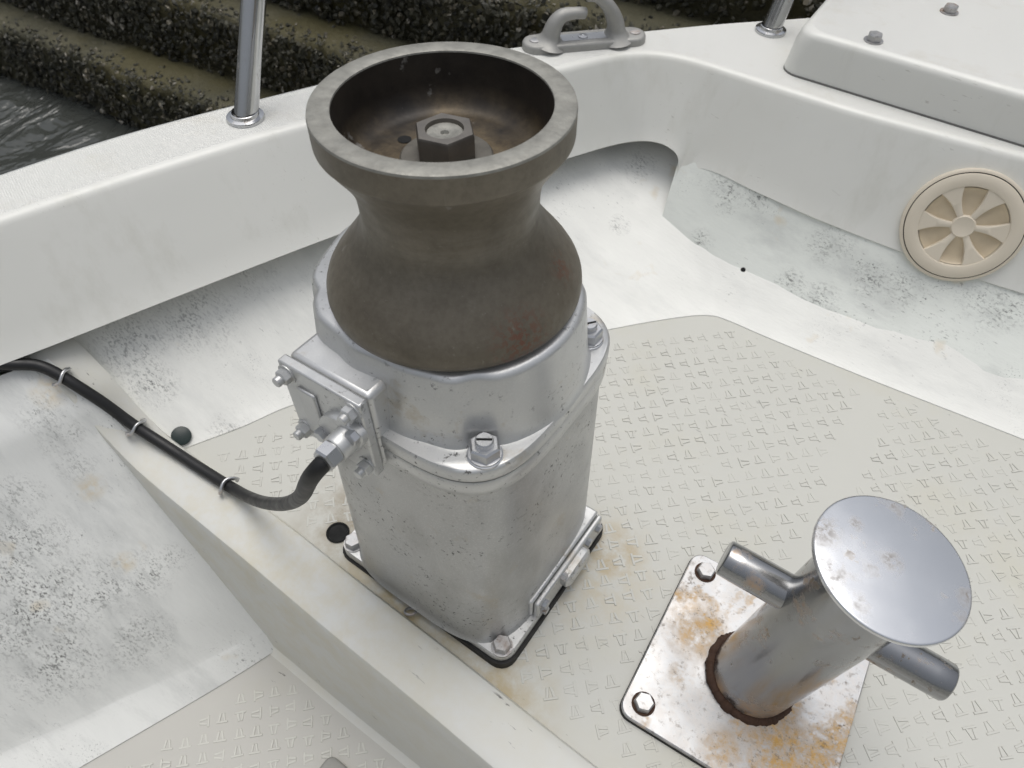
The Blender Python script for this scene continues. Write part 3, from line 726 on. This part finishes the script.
# small plug on the painted side, small wire eye at the winch base
pl = disc('hole_plug', (0, 0, 0), (0, 0, 1), .0145, M['plug'], None); pl.location = (-.4625, -.1285, .0150)
pl.rotation_euler = Vector((.45, -.205, .869)).to_track_quat('Z', 'Y').to_euler()
tag(pl, 'dark green round plug stuck on the white painted side beside the cable', 'plug')
ey = MB().tube([(.0075 * math.cos(t), .0060 * math.sin(t), .0) for t in [2 * PI * k / 20 for k in range(21)]], .0018, 8, False)
ey.tube([(.007, 0, 0), (.014, .006, -.001), (.018, .006, -.001)], .0018, 8)
eo = ey.build('wire_eye', M['dull'], None); eo.location = (-.003, -.1355, .0085); eo.rotation_euler = (R(-25), 0, R(40))
tag(eo, 'tiny bent wire eye lying at the foot of the winch base', 'wire eye')

# ================================================================== FAIRLEAD CHOCK on the bow gunwale
ck = thing('bow_fairlead', 'grey galvanised bow fairlead with two curved horns on the white gunwale', 'fairlead', (-.3265, .7675, .32), Matrix.Rotation(math.atan2(.74466, .66744), 3, 'Z'))
def oval(hx, hy, z, n=48):
    r = hy; out = []
    out += [(hx - r + r * math.cos(t), r * math.sin(t), z) for t in [-PI / 2 + PI * k / 23 for k in range(24)]]
    out += [(-(hx - r) + r * math.cos(t), r * math.sin(t), z) for t in [PI / 2 + PI * k / 23 for k in range(24)]]
    return out
MB().stack([oval(.114, .026, 0), oval(.114, .026, .009), oval(.112, .024, .0125), oval(.108, .020, .0135)]).build('base', M['galv'], ck, smooth=50)
lh = crom([(-.066, 0, .006), (-.062, 0, .026), (-.056, 0, .042), (-.044, 0, .053), (-.024, 0, .0555), (-.008, 0, .0545), (-.003, 0, .0535)], 6)
rh = crom([(.058, 0, .006), (.055, 0, .030), (.046, 0, .050), (.033, 0, .067), (.015, 0, .080), (-.001, 0, .083), (-.007, 0, .082)], 6)
nh = len(lh)
for pts in (lh, rh):
    rd = []
    for i in range(nh):
        t = i / (nh - 1); r = .0205 - .0095 * min(1, t * 1.5)
        if t < .14: r += .016 * (1 - t / .14) ** 2
        if t > .93: r *= math.sqrt(max(.05, 1 - ((t - .93) / .07) ** 2))
        rd.append(r)
    MB().tube(pts, rd, 22, flat=.85).build('horn', M['galv'], ck, smooth=70)
for x in (-.092, .094): MB().lathe([(.010, .0130), (.0095, .0150), (.006, .0158), (.0001, .0158)], 20, T((x, 0, 0))).build('screw_head', M['dull'], ck)
MB().lathe([(.0095, .0130), (.0090, .0155), (.0048, .0160), (.0040, .0150), (.0001, .0150)], 20, T((-.004, .0, 0))).build('screw_head', M['zinc'], ck)
MB().box((-.044, -.012, .0130), (.040, .012, .0141)).build('wear_strip', M['zinc'], ck)

# ================================================================== STANCHIONS
def stanchion(base, d, ln, lab):
    st = thing('rail_stanchion', lab, 'stanchion', base, None, 'rail stanchions on the gunwale')
    d = Vector(d).normalized()
    MB().lathe([(.0285, 0), (.0290, .0025), (.0280, .0050), (.0215, .0065), (.0205, .0110), (.0190, .0115)], 48).build('foot_flange', M['rod'], st, smooth=40)
    MB().tube([d * .004, d * (ln * .5), d * ln], .0178, 40).build('tube', M['rod'], st)
    return st
stanchion((-.612, .235, .32), (-.004, .068, .152), .62, 'polished steel rail stanchion on the left gunwale, beside the winch drum')
stanchion((-.079, 1.028, .32), (.004, .012, .055), .62, 'polished steel rail stanchion at the bow corner, beside the raised white hatch')

# ================================================================== RAISED HATCH BOX
ht = thing('deck_hatch', 'raised white hatch box with rounded edges and bolt heads, on the foredeck at upper right', 'hatch', (-.008, .892, .32))
FD = Matrix.Rotation(R(2.3), 4, 'Z')
MB().stack([rrect(.70, .45, .03, -.004, 6, .70, .45), rrect(.70, .45, .03, .0024, 6, .70, .45)], FD @ T((0, .0, 0))).build('seal', M['seam'], ht)
hb = MB(); rings = [rrect(.70, .45, .030, .0025, 6, .70, .452), rrect(.696, .446, .030, .050, 6, .70, .452)]
for i in range(6):
    a = PI / 2 * i / 5; rings.append(rrect(.694 - .014 * (1 - math.cos(a)), .444 - .014 * (1 - math.cos(a)), .034, .058 + .014 * math.sin(a), 6, .70, .452))
hb.stack(rings, FD, cap0=False, cap1=False); hb.add([FD @ Vector(p) for p in rings[-1]], [list(range(len(rings[-1])))], 1); hb.build('lid', [M['gel'], M['gun']], ht, smooth=50)
for x, y in ((.113, .9405), (.186, 1.132), (.52, .95)):
    b = MB(); hx = T((x + .008, y - .892, .0715)); b.lathe([(.0155, 0), (.0155, .0022), (.006, .0024)], 28, hx); hexnut(b, .0120, .0105, hx @ T((0, 0, .0022)), random.random(), .002); b.build('hatch_bolt', M['dull'], ht, smooth=30)

# ================================================================== INSPECTION COVER (round vent)
VN = Vector((.15, -1, .404)).normalized(); VP = Vector((.3712, .8330, .2065))
vz = VN; vx = Vector((0, 0, 1)).cross(vz).normalized(); vy = vz.cross(vx)
vent = thing('inspection_cover', 'round yellowed plastic inspection cover with six spokes, set in the white wall', 'cover', VP + VN * .0045, Matrix((vx, vy, vz)).transposed())
MB().lathe([(.0915, -.01), (.0915, .0030), (.0885, .0050), (.0865, .0050), (.0862, .0020)], 96).build('flange_ring', M['beige'], vent, smooth=40)
MB().lathe([(.0866, .0036), (.0850, .0040), (.0849, .0020)], 96).build('seal', M['dark'], vent)
MB().lathe([(.0850, .0010), (.0848, .0058), (.0832, .0068), (.0665, .0070), (.0648, .0062), (.0630, .001), (.0615, -.002)], 96).build('lid_ring', M['beige'], vent, smooth=40)
dp = [(.0625, .003), (.0600, .0000), (.050, -.0030), (.035, -.0032), (.022, -.0012), (.0165, .0005)]
MB().lathe(dp, 96).build('dish', M['beige_dark'], vent, smooth=60)
MB().lathe([(.0190, -.001), (.0178, .0028), (.0160, .0045), (.0145, .0040), (.0001, .0038)], 48).build('hub', M['beige'], vent, smooth=40)
for i in range(6):
    a = R(8 + 60 * i); mx = Matrix.Rotation(a, 4, 'Z'); L = []; Rr = []
    for k in range(11):
        t = k / 10; x = .0165 + .0478 * t; w = .0046 + .0135 * t ** 2.3; top = .0030 + .0022 * t
        L.append((x, w, top))
    rows = [[(x, w + .002, -.012) for x, w, z in L], [(x, w, z - .001) for x, w, z in L], [(x, w - .0012, z) for x, w, z in L], [(x, -w + .0012, z) for x, w, z in L], [(x, -w, z - .001) for x, w, z in L], [(x, -w - .002, -.012) for x, w, z in L]]
    MB().grid([[mx @ Vector(p) for p in r] for r in rows]).build('spoke', M['beige'], vent, smooth=40)

# small bracket in the lower well, only its top in view
hb_ = MB(); hb_.stack([rrect(.022, .030, .012, 0), rrect(.022, .030, .012, .010), rrect(.019, .027, .010, .013)], T((-.026, -.330, -.2795)))
hb_.tube([(-.026, -.318, -.270), (-.026, -.320, -.255), (-.026, -.335, -.245), (-.026, -.350, -.255), (-.026, -.352, -.268)], .006, 14)
ho = hb_.build('deck_eye', M['galv'], None, smooth=50); tag(ho, 'grey metal deck eye on the lower tread floor, at the bottom edge', 'deck eye')

# ================================================================== SEA WALL, WATER
wa = MB(); wa.add([(-400, -400, 0), (400, -400, 0), (400, 400, 0), (-400, 400, 0)], [(0, 1, 2, 3)])
wo_ = wa.build('water', M['water'], None, smooth=0); wo_.location = (0, 0, -.70); wo_['kind'] = 'structure'
SA = math.atan(.12); SO = Vector((-3.17, .865, -.70))
wall = thing('sea_wall', 'stepped dark concrete sea wall crusted with oysters, rising from the harbour water', 'sea wall', SO, Matrix.Rotation(SA, 3, 'Z'))
H, D = .225, .19
shells = []
for s in range(8):
    z0 = -.35 if s == 0 else s * H; z1 = (s + 1) * H; y0 = s * D
    prof = [(0.012 if s else -.02, z0 - .02), (.004, z0 + (z1 - z0) * .3), (-.004, z0 + (z1 - z0) * .6), (.0, z1 - .05), (.008, z1 - .02), (.025, z1 - .004), (.05, z1), (.09, z1 + .003), (.13, z1 + .003), (.17, z1 + .003), (D + .03, z1 + .002)]
    if s == 7: prof += [(1.0, z1), (6.0, z1)]
    nx = 420; rows = []
    for i in range(nx + 1):
        x = -9.0 + 19.0 * i / nx; row = []
        for k, (py, pz) in enumerate(prof):
            n1 = noise.noise(Vector((x * 1.3, s * 9.1, pz * 2))); n2 = noise.noise(Vector((x * 9, s * 5.3 + py * 9, pz * 9))); n3 = noise.noise(Vector((x * 28, s + py * 28, pz * 28)))
            amp = 1 if k < 6 else .3
            row.append((x, y0 + py + .03 * n1 - .022 * n2 * amp - .012 * n3 * amp, pz + (.010 * n2 + .006 * n3) * amp))
        rows.append(row)
    MB().grid(rows).build('step', M['conc'], wall, smooth=80)
# oyster crust: one stuff part
vs, fs, shade = [], [], []
rnd = random.Random(3)
def shell(x, y, z, r, nrm, sh):
    nrm = Vector(nrm).normalized(); q = nrm.to_track_quat('Z', 'Y').to_matrix() @ Matrix.Rotation(rnd.uniform(0, 6.3), 3, 'Z')
    o = len(vs); n = 7; el = rnd.uniform(.45, .9); up = rnd.uniform(.25, .9)
    for k in range(n):
        a = 2 * PI * k / n; rr = r * rnd.uniform(.7, 1.2)
        vs.append(Vector((x, y, z)) + q @ Vector((rr * math.cos(a), rr * el * math.sin(a), r * rnd.uniform(-.1, .35))))
    vs.append(Vector((x, y, z)) + q @ Vector((r * rnd.uniform(-.3, .3), r * rnd.uniform(-.2, .2), r * up)))
    for k in range(n): fs.append((o + k, o + (k + 1) % n, o + n)); shade.append(min(1, max(0, sh + rnd.uniform(-.12, .12))))
for s in range(6):
    z1 = (s + 1) * H; zb = -.10 if s == 0 else s * H
    for _ in range(9000 if s < 3 else 5000):
        x = rnd.uniform(-1.6, 4.2); t = rnd.random()
        if t < .84:
            z = zb + (z1 - zb) * rnd.random() ** .8; y = s * D - .012 + rnd.uniform(-.018, .012); nv = (rnd.uniform(-.6, .6), -1, rnd.uniform(-.3, .9))
        else:
            z = z1 + .004; y = s * D + abs(rnd.gauss(0, .05)); nv = (rnd.uniform(-.4, .4), -.3, 1)
        y += .03 * noise.noise(Vector((x * 1.3, s * 9.1, z * 2)))
        cl = noise.noise(Vector((x * 3.1, s * 4.0, z * 5)))
        sh = rnd.uniform(.05, .62) + .22 * cl
        if rnd.random() < .10 + .22 * max(0, cl): sh = rnd.uniform(.72, 1.0)
        shell(x, y, z, rnd.uniform(.005, .0145) * (1.1 if t < .84 else .7), nv, sh)
me = bpy.data.meshes.new('oyster_crust'); me.from_pydata([tuple(v) for v in vs], [], fs); me.materials.append(M['oyster'])
at = me.attributes.new('shade', 'FLOAT', 'FACE'); at.data.foreach_set('value', shade)
oy = bpy.data.objects.new('oyster_crust', me); C.objects.link(oy); oy.parent = wall; oy['kind'] = 'stuff'
